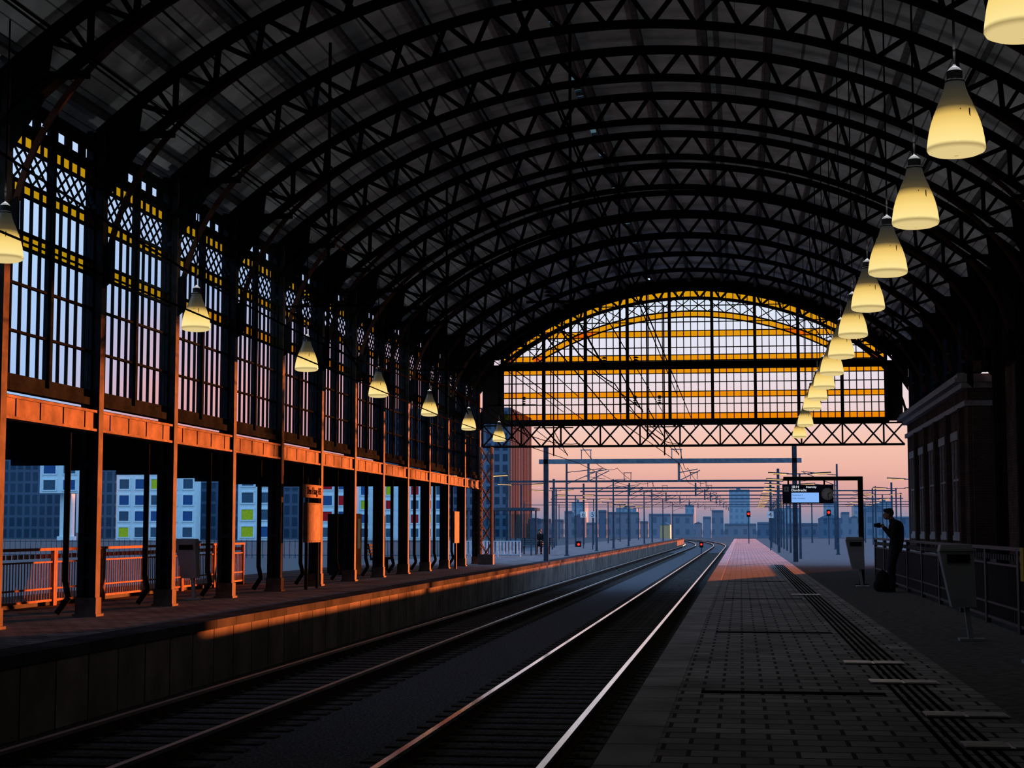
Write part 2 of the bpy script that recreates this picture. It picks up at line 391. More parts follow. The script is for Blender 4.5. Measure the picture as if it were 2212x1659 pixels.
i1=gx(1150)-GC; zi=gz(672); h2=zi-zsp; R2=(i1*i1+h2*h2)/(2*h2); Z2=zi-R2; a2=math.asin(-i1/R2)
O(G().arc(GC,Z2,R2+.03,R2-.02,-a2,a2,-.05,.05,48),'arched_rib',STEEL,gr)
O(G().arc(GC,Z2,R2-.2,R2-.25,-a2,a2,-.05,.05,48),'arched_rib',STEEL,gr)
g=G(); N=20
for k in range(N):
    t0=-a2+2*a2*k/N; t1=-a2+2*a2*(k+1)/N
    def up(t):
        x=GC+R2*math.sin(t); return (x,0,ztop(x,.3))
    lo=lambda t:(GC+R2*math.sin(t),0,Z2+R2*math.cos(t))
    g.bar(lo(t0),up(t1),.035,.035,(0,1,0)); g.bar(up(t0),lo(t1),.035,.035,(0,1,0))
O(g,'arch_lattice',STEEL,gr)
def quad(g,a,b,z0,z1,y=0): g.add([(a,y,z0),(b,y,z0),(b,y,z1),(a,y,z1)],[(0,1,2,3)])
for (p,q) in ((905,892),(857,845),(806,796),(727,714),(778,766)):
    z0,z1=gz(p),gz(q); gy=G()
    if z1>zsp: xx=math.sqrt(GRd**2-(z1-GZ)**2)-.1; quad(gy,GC-xx,GC+xx,z0,z1)
    else: quad(gy,GL,GR,z0,z1)
    O(gy,'amber_pane',YEL,gr)
def arcf(R,Z,r0,r1,a,y,n=48):
    g=G()
    for k in range(n):
        t0=-a+2*a*k/n;t1=-a+2*a*(k+1)/n
        P=lambda r,t:(GC+r*math.sin(t),y,Z+r*math.cos(t))
        g.add([P(r0,t0),P(r0,t1),P(r1,t1),P(r1,t0)],[(0,1,2,3)])
    O(g,'amber_pane',YEL,gr)
arcf(GRd,GZ,GRd-.27,GRd,aM,-.02); arcf(R2,Z2,R2-.2,R2,a2,-.02)
g=G(); quad(g,GL,GR,zb,zsp,.05); n=40
for k in range(n):
    xa=GL+2*hw*k/n; xb=GL+2*hw*(k+1)/n
    g.add([(xa,.05,zsp),(xb,.05,zsp),(xb,.05,max(zsp,ztop(xb))),(xa,.05,max(zsp,ztop(xa)))],[(0,1,2,3)])
O(g,'clear_glazing',GLS,gr)
O(G().box(XL+.25,GL-.06,-.08,.08,gz(912),7.9),'infill_panel',DARK,gr); O(G().box(GR+.06,XR-.35,-.08,.08,gz(912),7.9),'infill_panel',DARK,gr)
g=G()
for k in range(60):
    xa=X0-8.8+17.6*k/60; xb=xa+17.6/60
    f1=lambda x:(ztop(x,-.1) if abs(x-GC)<hw-.001 else zsp)
    f2=lambda x:ZC+math.sqrt((RO+.24)**2-(x-X0)**2)
    if f2(xa)>f1(xa) and f2(xb)>f1(xb):
        g.prism([(xa,f1(xa)),(xb,f1(xb)),(xb,f2(xb)),(xa,f2(xa))],.14,.2)
O(g,'spandrel_panel',DARK,gr)
lg=E('lattice_girder',(0,YG,0),'dark steel lattice girder with crossed bars under the glazed screen','girder')
z0,z1=gz(963),gz(915); a,b=XL+.25,XR-.3
O(G().box(a,b,-.15,.15,z0-.03,z0+.05),'girder_flange',STEEL,lg); O(G().box(a,b,-.15,.15,z1-.05,z1),'girder_flange',STEEL,lg)
g=G(); n=21; w=(b-a)/n
for k in range(n):
    g.bar((a+k*w,-.05,z0),(a+(k+1)*w,-.05,z1),.06,.08,(0,1,0)); g.bar((a+k*w,.05,z1),(a+(k+1)*w,.05,z0),.06,.08,(0,1,0))
    if k%2==0: g.box(a+k*w-.03,a+k*w+.03,-.06,.06,z0,z1)
O(g,'girder_lattice',STEEL,lg)
mx,_=W(1018,1000,YG-.6)
g=G()
for dx in(-.22,.22):
    for dy in(-.15,.15): g.box(dx-.035,dx+.035,dy-.035,dy+.035,0,4.6)
for k in range(6):
    z=.1+k*.75
    for dy in(-.15,.15): g.bar((-.22,dy,z),(.22,dy,z+.75),.03,.05,(0,1,0)); g.bar((.22,dy,z),(-.22,dy,z+.75),.03,.05,(0,1,0))
g.box(-.3,.3,-.22,.22,0,.4)
LM=nmat('lattice_mast_paint',(.14,.11,.10),.8,spec=.01)
O(g,'lattice_mast',LM,label='slim steel lattice mast with crossed bracing at hall end',cat='mast',loc=(XL+.5,YG-.7,0))

# ---------------- tracks
def tx(x,y): return x-4e-4*max(0,y-200)**2
def sweep(g,x0,x1,z0,z1,ys):
    for a,b in zip(ys,ys[1:]):
        g.add([(tx(x0,a),a,z0),(tx(x1,a),a,z0),(tx(x1,b),b,z0),(tx(x0,b),b,z0),(tx(x0,a),a,z1),(tx(x1,a),a,z1),(tx(x1,b),b,z1),(tx(x0,b),b,z1)],[(3,2,1,0),(4,5,6,7),(0,1,5,4),(1,2,6,5),(2,3,7,6),(3,0,4,7)])
ys=[3,200]+[200+12*i for i in range(1,14)]
sm=None
for (xc,hm,lab) in ((-2.6,HEAD,'railway track with bright polished rails on ballast'),(-6.5,HEADD,'railway track with dull brown rails on ballast'),(-17,HEADD,'railway track beyond the outer platform')):
    r=E('railway_track',(xc,0,-.97),lab,'railway track')
    for dx in(-.7525,.7525):
        g=G()
        def sw(x0,x1,z0,z1): sweep(g,dx+x0,dx+x1,z0,z1,ys)
        sw(-.07,.07,.03,.06); sw(-.012,.012,.06,.15); rl=O(g,'rail',RUST,r)
        g=G(); sw(-.036,.036,.15,.19); O(g,'rail_head',hm,rl)
    if xc>-10:
        for k in range(100):
            if sm is None:
                g=G().box(-1.25,1.25,-.12,.12,-.1,.02)
                for s in(-.7525,.7525): g.box(s-.16,s+.16,-.07,.07,.02,.045)
                s0=O(g,'sleeper',SLEEP,r); sm=s0.data
            else:
                s0=bpy.data.objects.new('sleeper',sm); COL.objects.link(s0); s0.parent=r
            s0.location=(0,8.5+.6*k,0)
        g=G()
        for k in range(160):
            y=68.5+.6*k; g.box(-1.25,1.25,y-.12,y+.12,-.1,.02)
        o=O(g,'sleeper_run',SLEEP,r,kind='stuff')

# ---------------- pendant lamps
def zgrad(name,stops,strength=1.0):
    m=bpy.data.materials.new(name); m.use_nodes=True; nt=m.node_tree; nt.nodes.clear()
    e=nt.nodes.new('ShaderNodeEmission'); o=nt.nodes.new('ShaderNodeOutputMaterial'); tc=nt.nodes.new('ShaderNodeTexCoord'); sp=nt.nodes.new('ShaderNodeSeparateXYZ'); rp=nt.nodes.new('ShaderNodeValToRGB')
    nt.links.new(tc.outputs['Object'],sp.inputs[0]); nt.links.new(sp.outputs['Z'],rp.inputs[0])
    el=rp.color_ramp.elements; el[0].position=stops[0][0]; el[0].color=(*stops[0][1],1); el[1].position=stops[-1][0]; el[1].color=(*stops[-1][1],1)
    for p,c in stops[1:-1]: x=el.new(p); x.color=(*c,1)
    gl=nt.nodes.new('ShaderNodeBsdfGlossy'); gl.inputs['Roughness'].default_value=.2; gl.inputs['Color'].default_value=(.05,.05,.05,1); ad=nt.nodes.new('ShaderNodeAddShader')
    nt.links.new(rp.outputs[0],e.inputs[0]); e.inputs['Strength'].default_value=strength; nt.links.new(e.outputs[0],ad.inputs[0]); nt.links.new(gl.outputs[0],ad.inputs[1]); nt.links.new(ad.outputs[0],o.inputs[0]); return m
LD=zgrad('lamp_diffuser',[(0,(.75,.58,.25)),(.03,(.42,.31,.12)),(.06,(1,.80,.32)),(.2,(.97,.70,.22)),(.31,(.80,.52,.13)),(.36,(.42,.27,.07)),(.40,(.10,.07,.03))])
LS=zgrad('smoked_glass',[(.40,(.085,.062,.028)),(.48,(.045,.038,.022)),(.64,(.02,.021,.02))])
def make_lamp(cord):
    r=E('pendant_lamp',(0,0,0),'glowing warm yellow bell-shaped glass pendant lamp on a long cord','pendant lamp','pendant lamps')
    g=G().lathe([(.02,-.03),(.12,-.027),(.2,-.015),(.245,.005),(.258,.03),(.254,.07),(.246,.13),(.234,.20),(.216,.27),(.192,.34),(.168,.40)],n=28)
    O(g,'lamp_diffuser',LD,r,smooth=True)
    g=G().lathe([(.168,.40),(.145,.46),(.118,.52),(.098,.58),(.085,.64)],n=28); O(g,'lamp_shade',LS,r,smooth=True,label='smoked upper glass of the bell')
    g=G().lathe([(.0,.63),(.09,.635),(.09,.65),(.07,.67),(.07,.74),(.045,.77),(.015,.79),(.0,.84)],n=20); O(g,'lamp_housing',GREY,r)
    O(G().cyl((.1,-.2,.10),(.1,-.17,.36),.006,n=6).cyl((.02,-.215,.10),(.02,-.18,.36),.006,n=6),'lamp_bracket',WIRE,r)
    O(G().cyl((0,0,.8),(0,0,cord),.012,n=6),'cord',WIRE,r)
    L_=bpy.data.lights.new('roof_fill','POINT'); L_.energy=14; L_.color=(1,.93,.84); L_.shadow_soft_size=.06  # added point lamp above the cap to brighten the roof
    lo=bpy.data.objects.new('roof_fill',L_); COL.objects.link(lo); lo.parent=r; lo.location=(0,0,.93)
    return r
def roofz(x): return ZC+math.sqrt(RO**2-(x-X0)**2)
lr=None
for (x,y) in [(1.95+.01*k,15.07+3.62*k) for k in range(-1,10)]+[(2.1,54.3),(2.15,61.2)]:
    z=4.75 if y<50 else 4.69
    if lr is None: lr=make_lamp(roofz(1.9)-4.75); lr.location=(x,y,z)
    else: dup(lr,(x,y,z))
ll=None
for (x,y,z) in ((-9.78,21.06,5.0),(-9.52,28.3,4.91),(-9.42,35.54,4.87),(-9.4,42.78,4.86),(-9.38,50.0,4.85),(-9.35,57.26,4.84),(-9.3,64.3,4.8)):
    if ll is None: ll=make_lamp(roofz(x)-z-.1); ll.location=(x,y,z)
    else: dup(ll,(x,y,z))

# ---------------- railings
def railing(n,L,h,mat,loc,lab,grp):
    r=E('railing',loc,lab,'railing',grp)
    for y in (0,L-.07): O(G().box(-.035,.035,y-.0,y+.07,0,h),'railing_post',mat,r)
    O(G().box(-.045,.045,0,L,h,h+.05).box(-.02,.02,0,L,.08,.12).box(-.02,.02,0,L,h-.22,h-.19).box(-.02,.02,0,L,.3,.33),'rail',mat,r)
    g=G(); y=.12
    while y<L-.05: g.cyl((0,y,.1),(0,y,h-.2),.011,n=6); y+=.12
    y=.18
    while y<L-.1:
        g.lathe([(.045,h-.14),(.045,h-.06)],cx=0,cy=y,n=8); y+=.24
    O(g,'baluster_infill',mat,r)
    for k in range(1,n): dup(r,(loc[0],loc[1]+k*(L+.01),loc[2]))
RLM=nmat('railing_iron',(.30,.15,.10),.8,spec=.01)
railing(6,2.35,1.0,RLM,(-12.5,27.0,0),'ornate iron railing lit orange by low sun','railings by the stairwell')
RRM=nmat('railing_dark',(.022,.022,.026),.5,spec=.25)
railing(12,3.0,1.1,RRM,(3.68,11,0),'dark iron railing with vertical balusters on the platform','platform railings')
O(G().box(-12.9,-12.6,26.8,41.3,0,.1),'stair_kerb',COPE,label='pale stone kerb beneath the iron railing',cat='kerb')
g=G(); x=-70
while x<-21: g.box(x,x+.06,-.03,.03,0,1.45); x+=.45
g.box(-70,-21,-.02,.02,1.3,1.36).box(-70,-21,-.02,.02,.2,.26)
O(g,'lineside_fence',MAST,label='long dark metal picket fence beyond the tracks',cat='fence',loc=(0,132,-.97))

# ---------------- bins etc
BING=nmat('bin_grey',(.26,.29,.33),.5,0,.15,3,spec=.2)
def litter(loc,rot=0):
    r=E('litter_bin',loc,'grey metal litter bin tilted on a slim post','litter bin','litter bins',rot=(0,0,rot))
    g=G(); t=[(-.22,-.13),(.2,-.13),(.2,.15),(-.22,.15)]
    vs=[(x*.72+.05,y*.8,.42) for x,y in t]+[(x*1.0-.03,y,1.12) for x,y in t]+[(x*.9-.03,y*.8,1.2) for x,y in t]
    fs=[(3,2,1,0)]+[(i,(i+1)%4,4+(i+1)%4,4+i) for i in range(4)]+[(4+i,4+(i+1)%4,8+(i+1)%4,8+i) for i in range(4)]+[(8,9,10,11)]
    g.add(vs,fs); O(g,'bin_body',BING,r)
    g=G().box(-.16,.12,-.15,-.125,.98,1.08); O(g,'bin_opening',DARK,r)
    g=G().box(-.24,.2,-.15,.16,1.12,1.15); O(g,'bin_lid',BING,r)
    O(G().bar((.08,0,.43),(.13,0,.0),.06,.08,(0,1,0)).bar((.05,.03,.9),(.1,.03,.4),.05,.05,(0,1,0)),'post',BING,r)
    O(G().box(-.02,.3,-.12,.12,0,.03),'foot_plate',BING,r)
    return r
b1=litter((2.72,21.7,0)); dup(b1,(2.77,41.4,0))
dup(b1,(-10.9,32.2,0))
r=E('ticket_validator',(3.02,18.1,0),'grey metal post with a yellow card reader head','ticket validator')
O(G().box(-.08,.08,-.08,.08,0,.85).box(-.12,.12,-.12,.12,0,.04),'post',BING,r)
O(G().box(-.11,.11,-.1,.1,.85,1.2).box(-.08,.08,-.12,-.1,.95,1.12),'reader_head',YPAINT,r)
Yd=42.15; xr_=2.95
r=E('departure_board',(xr_,Yd,0),'platform departure display with clock hung from dark steel frame','departure board')
sx0=W(1692,1035,Yd)[0]-xr_; zt=W(1700,1034,Yd)[1]
O(G().box(-.06,.06,-.06,.06,0,zt+.03).box(-.15,.15,-.15,.15,0,.03),'post',STEEL,r)
O(G().box(sx0,.06,-.05,.05,zt-.05,zt+.05).box(sx0+.1,sx0+.14,-.03,.03,zt-.2,zt).box(-.9,-.86,-.03,.03,zt-.2,zt),'frame_beam',STEEL,r)
xa=W(1690,1047,Yd)[0]-xr_; xb=W(1800,1047,Yd)[0]-xr_; z1=W(1740,1047,Yd)[1]; z0=W(1740,1088,Yd)[1]
NAVY=nmat('navy_housing',(.012,.02,.06),.5)
O(G().box(xa,xb,-.12,.12,z0,z1),'display_housing',NAVY,r)
SCR=emat('screen_glow',(.22,.45,.95),1.0); TXT=emat('screen_text',(.85,.92,1),1); TXD=nmat('screen_ink',(.02,.03,.2),.5)
sa=W(1709,1050,Yd)[0]-xr_; sb=W(1768,1050,Yd)[0]-xr_
O(G().box(sa,sb,-.126,-.12,z0+.03,z0+.27),'screen',SCR,r)
rt=(math.pi/2,0,0)
text('18:14',.085,TXT,r,(sa,-.128,z1-.06),rt); text('Intercity',.075,TXT,r,(sa+.36,-.128,z1-.06),rt); text('Dordrecht',.085,TXT,r,(sa,-.128,z1-.14),rt)
text('Rotterdam C',.05,TXD,r,(sa+.02,-.13,z0+.21),rt); text('Delft, Schiedam',.05,TXD,r,(sa+.02,-.13,z0+.13),rt)
O(G().box(xa+.03,xa+.15,-.126,-.12,z1-.17,z1-.05),'platform_number_panel',nmat('panel_white',(.6,.65,.75),.5),r)
text('4',.11,TXD,r,(xa+.06,-.13,z1-.11),rt)
cxk=W(1787,1067,Yd)[0]-xr_; cz=(z0+z1)/2
O(G().cyl((cxk,-.12,cz),(cxk,-.135,cz),.15,n=28),'clock_face',nmat('dial',(.6,.64,.7),.5),r)
g=G()
for k in range(12):
    t=k*math.pi/6; g.bar((cxk+.115*math.sin(t),-.14,cz+.115*math.cos(t)),(cxk+.145*math.sin(t),-.14,cz+.145*math.cos(t)),.008,.015,(0,1,0))
O(g,'dial_marks',DARK,r)
for q in ((.03,-.11),(.075,.04)): O(G().bar((cxk,-.14,cz),(cxk+q[0],-.14,cz+q[1]),.012,.022,(0,1,0)),'clock_hand',DARK,r)

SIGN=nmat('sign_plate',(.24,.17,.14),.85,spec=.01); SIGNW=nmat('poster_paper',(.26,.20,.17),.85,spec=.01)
r=E('information_board',(-9.95,38.2,0),'station name and poster board on posts, lit orange','information board')
for s in (-.51,.51): O(G().box(-.03,.03,s-.04,s+.04,0,2.6),'post',COLF,r)
O(G().box(-.04,.04,-.75,.75,2.12,2.42),'name_plate',SIGN,r)
text('Den Haag HS',.24,nmat('ink',(.02,.015,.015),.7,spec=0),r,(.045,0,2.27),(math.pi/2,0,math.pi/2),align='CENTER')
O(G().box(-.05,.05,-.62,.62,1.08,2.0),'poster_case',COLM,r)
O(G().box(.05,.056,-.56,.56,1.13,1.95),'poster',SIGNW,r)
r2=E('information_board',(-9.9,57.8,0),'freestanding timetable board catching orange light','information board')
O(G().box(-.04,.04,-.06,.06,0,1.0),'post',COLM,r2); O(G().box(-.05,.05,-.5,.5,.9,2.0),'poster_case',COLM,r2); O(G().box(.05,.056,-.45,.45,.95,1.95),'poster',SIGNW,r2)

def bench(loc,rot,lab):
    r=E('bench',loc,lab,'bench','platform benches',rot=(0,0,rot))
    g=G()
    for k in range(5): g.box(-.9,.9,-.22+k*.09,-.15+k*.09,.42,.45)
    O(g,'seat',GREY,r)
    g=G()
    for k in range(4): g.bar((-.9,.26+k*.02,.55+k*.1),(.9,.26+k*.02,.55+k*.1),.02,.07)
    O(g,'backrest',GREY,r)
    for s in(-.7,.7): O(G().box(s-.03,s+.03,-.2,.26,.36,.42).box(s-.03,s+.03,-.05,.05,0,.36).box(s-.03,s+.03,-.22,.26,0,.03).bar((s,.24,.4),(s,.33,.9),.04,.04),'leg',STEEL,r)
    return r
bb=bench((-11.9,55,0),math.radians(90),'dark slatted metal bench on the platform'); dup(bb,(-11.2,92,0),rot=(0,0,0))
vm=E('vending_machine',(-12.0,50,0),'tall dark vending machine on the platform','vending machine')
O(G().box(-.45,.45,-.35,.35,.05,1.85).box(-.4,.4,-.3,.3,0,.05),'cabinet',STEEL,vm); O(G().box(.45,.46,-.25,.15,.8,1.7),'product_window',WIND,vm); O(G().box(.45,.465,.2,.3,1.0,1.4),'keypad',STEEL,vm)
SG=gmat('shelter_glass',(.55,.75,.8))
sh=E('waiting_shelter',(-12.6,88,0),'glass waiting shelter with flat dark roof','waiting shelter')
O(G().box(-1.9,1.9,-1,1.4,2.35,2.5),'shelter_roof',MAST,sh)
for x in(-1.7,-.55,.6,1.7):
    for y in(-.8,1.2): O(G().box(x-.04,x+.04,y-.04,y+.04,0,2.35),'shelter_post',MAST,sh)
g=G(); g.add([(-1.7,1.2,.2),(1.7,1.2,.2),(1.7,1.2,2.2),(-1.7,1.2,2.2)],[(0,1,2,3)]); O(g,'shelter_glazing',SG,sh)
g=G()
for k in range(22): g.box(-1.9+k*.17,-1.82+k*.17,-.02,.02,.15,.75)
g.box(-1.95,1.9,-.02,.02,.75,.8).box(-1.95,1.9,-.02,.02,.1,.15)
for x in (-1.95,-.6,.7,1.84): g.box(x,x+.06,-.03,.03,0,.8)
O(g,'striped_barrier',nmat('barrier_white',(.5,.62,.72),.8,spec=0),label='low white slatted barrier beside the shelter',cat='barrier',loc=(-12.8,83,0))
for (px,Y,wd) in ((795,52,1.2),(850,60,1.2)):
    x=W(px,1150,Y)[0]
    q=E('windbreak',(x-1.0,Y+2.5,0),'framed glass windbreak on the platform','windbreak','platform windbreaks')
    O(G().box(-.03,.03,-wd/2,-wd/2+.05,0,1.9).box(-.03,.03,wd/2-.05,wd/2,0,1.9).box(-.03,.03,-wd/2,wd/2,1.85,1.9).box(-.03,.03,-wd/2,wd/2,.15,.2),'windbreak_frame',STEEL,q)
    g=G(); g.add([(0,-wd/2,.2),(0,wd/2,.2),(0,wd/2,1.85),(0,-wd/2,1.85)],[(0,1,2,3)]); O(g,'windbreak_glass',SG,q)

# ---------------- overhead wires
def wire(name,pts,r,lab):
    g=G()
    for a,b in zip(pts,pts[1:]): g.cyl(a,b,r,n=5)
    O(g,name,WIRE,label=lab,cat='overhead wire',group='overhead wires')
for xc in(-2.6,-6.5):
    for (zc,sag,rr) in ((3.95,0,.012),(4.75,.45,.014)):
        pts=[]; y=6
        while y<200:
            fr=((y-11.5)%27)/27; st=.25*(1 if int((y-11.5)//27)%2 else -1)
            pts.append((xc+st*(fr-.5)*2,y,zc-sag*4*fr*(1-fr))); y+=2.7
        wire('catenary_wire',pts,rr,'dark overhead line wire above the track')
    for (dx,za,zb_,r_) in ((.9,5.6,5.3,.014),(-.4,6.6,6.0,.014),(.2,7.4,6.6,.016)):
        wire('feeder_wire',[(xc+dx,-6,za),(xc+dx,YG-.1,zb_)],r_,'thin dark feeder wire under the roof')
def hanger(loc):
    r=E('catenary_hanger',loc,'overhead line support with ribbed insulators hung from the truss','overhead line support','overhead line supports')
    O(G().cyl((0,0,0),(0,0,5.3),.025).cyl((-.7,0,1.0),(.7,0,1.0),.02).cyl((.5,0,.0),(0,0,.9),.015).cyl((-.6,0,.9),(.5,0,.05),.012),'support_tube',WIRE,r)
    for x in (-.35,.35):
        g=G()
        for k in range(4): g.lathe([(.02,1.02+k*.06),(.07,1.03+k*.06),(.02,1.06+k*.06)],cx=x,n=10)
        O(g,'insulator',WIRE,r)
    return r
h0=hanger((-2.6,YM(7.52),3.95))
for m in (10.52,13.52,16.52): dup(h0,(-2.6,YM(m),3.95))
for m in (7.52,10.52,13.52,16.52): dup(h0,(-6.5,YM(m),3.95))
def gantry(Y,xl,xr,z,t,mat,bt=.1):
    r=E('overhead_gantry',(0,Y,0),'blue-grey steel gantry carrying overhead wires across the tracks','gantry','track gantries')
    for x in (xl,xr): O(G().box(x-t,x+t,-t,t,-.95 if x<-15 else 0,z+.7),'mast',MAST,r)
    O(G().box(xl-.3,xr+.3,-bt,bt,z-bt,z+bt),'gantry_beam',mat,r)
    for xc in(-2.6,-6.5):
        O(G().box(xc-.05,xc+.05,-.05,.05,z-.9,z-.1).bar((xc,0,z-.5),(xc+.8,0,z-.35),.03,.04).bar((xc,0,z-.85),(xc+.9,0,z-.4),.03,.04).cyl((xc-.3,0,z+.1),(xc-.3,0,z+.5),.02).cyl((xc+.1,0,z+.1),(xc+.1,0,z+.5),.02).cyl((xc-.35,0,z+.5),(xc+.15,0,z+.5),.02),'drop_arm',mat,r)
gantry(72,-8.35,2.3,4.3,.1,BLUEG)
for (Y,xl,xr,z) in ((98.8,-13.8,2.2,4.2),(124,-13.8,2.2,4.4),(148,-13.8,13.0,4.7),(182,-20,14,5.0),(215,-24,20,5.2),(260,-30,36,5.5),(310,-40,40,5.8),(370,-40,50,6.2)):
    gantry(Y,xl,xr,z,.08,MAST,.06)
def cmast(loc):
    r=E('catenary_mast',loc,'slim dark catenary mast with a bracket arm and insulator','catenary mast','catenary masts')
    O(G().cyl((0,0,0),(0,0,4.9),.08,.05).box(-.12,.12,-.12,.12,0,.05),'post',MAST,r)
    O(G().cyl((0,0,4.3),(1.9,0,4.5),.02).cyl((0,0,3.7),(1.8,0,4.45),.02).cyl((1.0,0,4.1),(2.0,0,3.95),.015),'bracket_arm',MAST,r)
    return r
c0=cmast((-8.9,86,0))
for k,y in enumerate((104,118,134,156,170,194,222)): dup(c0,(-8.9,y,0))
for (x,y) in ((5.2,92),(6.4,116),(11,140),(7,168),(14,196),(19,224)): dup(c0,(x,y,0),rot=(0,0,math.pi))
LG_=emat('platform_lamp_glow',(1,.55,.18),1.3)
def plamp(loc):
    r=E('platform_lamp',loc,'slim platform lamp post with two arms and warm glowing heads','street lamp','platform lamp posts')
    O(G().cyl((0,0,0),(0,0,3.85),.06,.045).cyl((-1.2,0,3.95),(1.2,0,3.95),.025).cyl((0,0,3.8),(0,0,3.98),.05),'post',MAST,r)
    for s in(-1,1):
        O(G().bar((s*.5,0,3.97),(s*1.45,0,4.02),.16,.05),'lamp_head',MAST,r)
        O(G().bar((s*.6,0,3.93),(s*1.4,0,3.975),.12,.03),'lamp_glow',LG_,r)
    return r
p0=plamp((2.75,79,0))
for k in range(1,14): dup(p0,(2.75+.05*k,79+k*9.5,0))
for k in range(9): dup(p0,(-12.6,80.3+k*16,0))
for k in range(6): dup(p0,(9+.8*k,88.4+k*20,0))
SB=nmat('sign_white',(.7,.8,.9),.5)
for (px,Y,s) in ((1664,110,'4'),(1260,120,'6'),(1280,112,'5')):
    x,z=W(px,1112,Y)
    r=E('platform_number_sign',(x,Y,0),'white platform number sign reading %s on a dark post'%s,'sign','platform number signs')
    O(G().cyl((0,.05,0),(0,.05,z+.2),.04),'post',MAST,r); O(G().box(-.21,.21,-.03,.03,z-.2,z+.22),'sign_panel',SB,r); text(s,.42,DARK,r,(0,-.035,z),rt,align='CENTER')
RED=emat('red_signal_light',(1,.03,.02),1.6)
def signal(px,py,Y,z0=0,r_=.12):
    x,z=W(px,py,Y)
    r=E('railway_signal',(x,Y,z0),'dark railway signal showing a red light','railway signal','railway signals')
    z-=z0
    O(G().cyl((0,.05,0),(0,.05,max(.1,z)),.05),'post',MAST,r); O(G().box(-.18,.18,-.05,.15,max(0,z-.3),z+.25),'signal_head',DARK,r)
    O(G().cyl((0,-.05,z),(0,-.08,z),r_,n=14),'red_lamp',RED,r)
signal(1617,1110,160,0); signal(1515,1176,158,-.97,.1); signal(1250,1176,128,0,.1); signal(1790,1107,149)

# ---------------- distant buildings
CW={'r':nmat('window_red',(.5,.02,.03),.7,spec=0),'y':nmat('window_lime',(.5,.68,.03),.7,spec=0),'b':nmat('window_blue',(.03,.11,.30),.6,spec=0),'d':nmat('window_grey',(.05,.12,.19),.6,spec=0)}
def building(px0,px1,ytop,Y,mat,dep=12,lab=None,pitched=False,z0=-.97):
    xa,_=W(px0,1100,Y); xb,_=W(px1,1100,Y); zt=W((px0+px1)/2,ytop,Y)[1]
    r=E('building',((xa+xb)/2,Y,z0),lab or 'hazy blue distant city building','building'); w=(xb-xa)/2-.05; h=zt-z0
    O(G().box(-w,w,0,dep,0,h),'building_body',mat,r)
    if pitched: O(G().prism([(-w*1.03,h),(w*1.03,h),(0,h+min(w*.5,2.5))],-.1,dep),'pitched_roof',ROOFT,r)
    else:
        O(G().box(-w*.98,w*.98,-.15,0,h-.3,h+.15),'parapet',ROOFT,r)
        if dep>5: O(G().box(-w*.3,w*.1,2,5,h,h+1.4),'roof_hut',ROOFT,r)
    return r
xa=W(1100,1000,400)[0]
r=E('office_tower',(xa,400,-.97),'tall glass office tower with orange sunlit flank','building')
hT=W(1100,925,400)[1]+6
O(G().box(-32,-.1,0,42,0,hT),'tower_body',TOWER,r)
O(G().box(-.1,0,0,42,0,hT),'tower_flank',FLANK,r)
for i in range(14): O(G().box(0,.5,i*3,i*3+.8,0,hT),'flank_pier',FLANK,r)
def housing(px0,px1,y0,y1,Y,pitchpx,colors,lab):
    xa,zt=W(px0,y0,Y); xb,zb_=W(px1,y1,Y)
    if y1>1160: zb_=-.97
    w=xb-xa-.1; h=zt-zb_; s=w/(px1-px0); p=pitchpx*s
    r=E('apartment_building',(xa,Y,zb_),lab,'building')
    nx=max(1,int(w/p+.3)); nz=max(1,int(h/p+.3)); pw=w/nx; ph=h/nz
    O(G().box(0,w,0,3,0,h),'building_body',WHITE,r)
    ms_={}
    fr=G().box(-pw*.38,-pw*.30,-.2,0,-ph*.38,ph*.38).box(-pw*.38,pw*.38,-.2,0,ph*.30,ph*.38).box(pw*.30,pw*.38,-.2,0,-ph*.38,ph*.38).box(-pw*.38,pw*.38,-.2,0,-ph*.38,-ph*.30)
    fm=None
    for i in range(nx):
        for j in range(nz):
            c=random.choice(colors); x=(i+.5)*pw; z=(j+.5)*ph
            f=O(fm or fr,'window_frame',WHITE,r,loc=(x,0,z)); fm=f.data
            o=O(ms_.get(c) or G().box(-pw*.29,pw*.29,-.1,0,-ph*.29,ph*.29),'window_glass',CW[c],f,label={'r':'red window panel','y':'lime yellow window panel','b':'blue window glass','d':'grey window glass'}[c]); ms_[c]=o.data
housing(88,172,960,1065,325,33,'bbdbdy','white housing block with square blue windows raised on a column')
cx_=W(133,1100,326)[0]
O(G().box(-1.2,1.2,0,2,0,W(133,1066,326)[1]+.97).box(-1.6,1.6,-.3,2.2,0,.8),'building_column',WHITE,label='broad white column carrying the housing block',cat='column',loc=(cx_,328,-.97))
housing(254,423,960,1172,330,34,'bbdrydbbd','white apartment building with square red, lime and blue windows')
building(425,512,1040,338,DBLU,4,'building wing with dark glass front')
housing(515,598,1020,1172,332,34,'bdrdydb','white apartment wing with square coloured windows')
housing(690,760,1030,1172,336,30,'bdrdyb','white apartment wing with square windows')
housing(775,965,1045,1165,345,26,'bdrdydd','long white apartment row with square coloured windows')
building(-80,150,985,365,DBLU,4,'dark blue glass office building')
building(172,250,1000,365,DBLU,4,'dark blue glass office building')
building(602,688,1050,365,DBLU,4,'dark blue glass office building')
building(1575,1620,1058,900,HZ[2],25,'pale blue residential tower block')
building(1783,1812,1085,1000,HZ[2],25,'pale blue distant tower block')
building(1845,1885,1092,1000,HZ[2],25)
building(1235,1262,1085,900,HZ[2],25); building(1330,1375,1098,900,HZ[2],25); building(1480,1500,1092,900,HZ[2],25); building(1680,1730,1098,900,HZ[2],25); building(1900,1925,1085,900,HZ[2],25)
px=1146; i=0
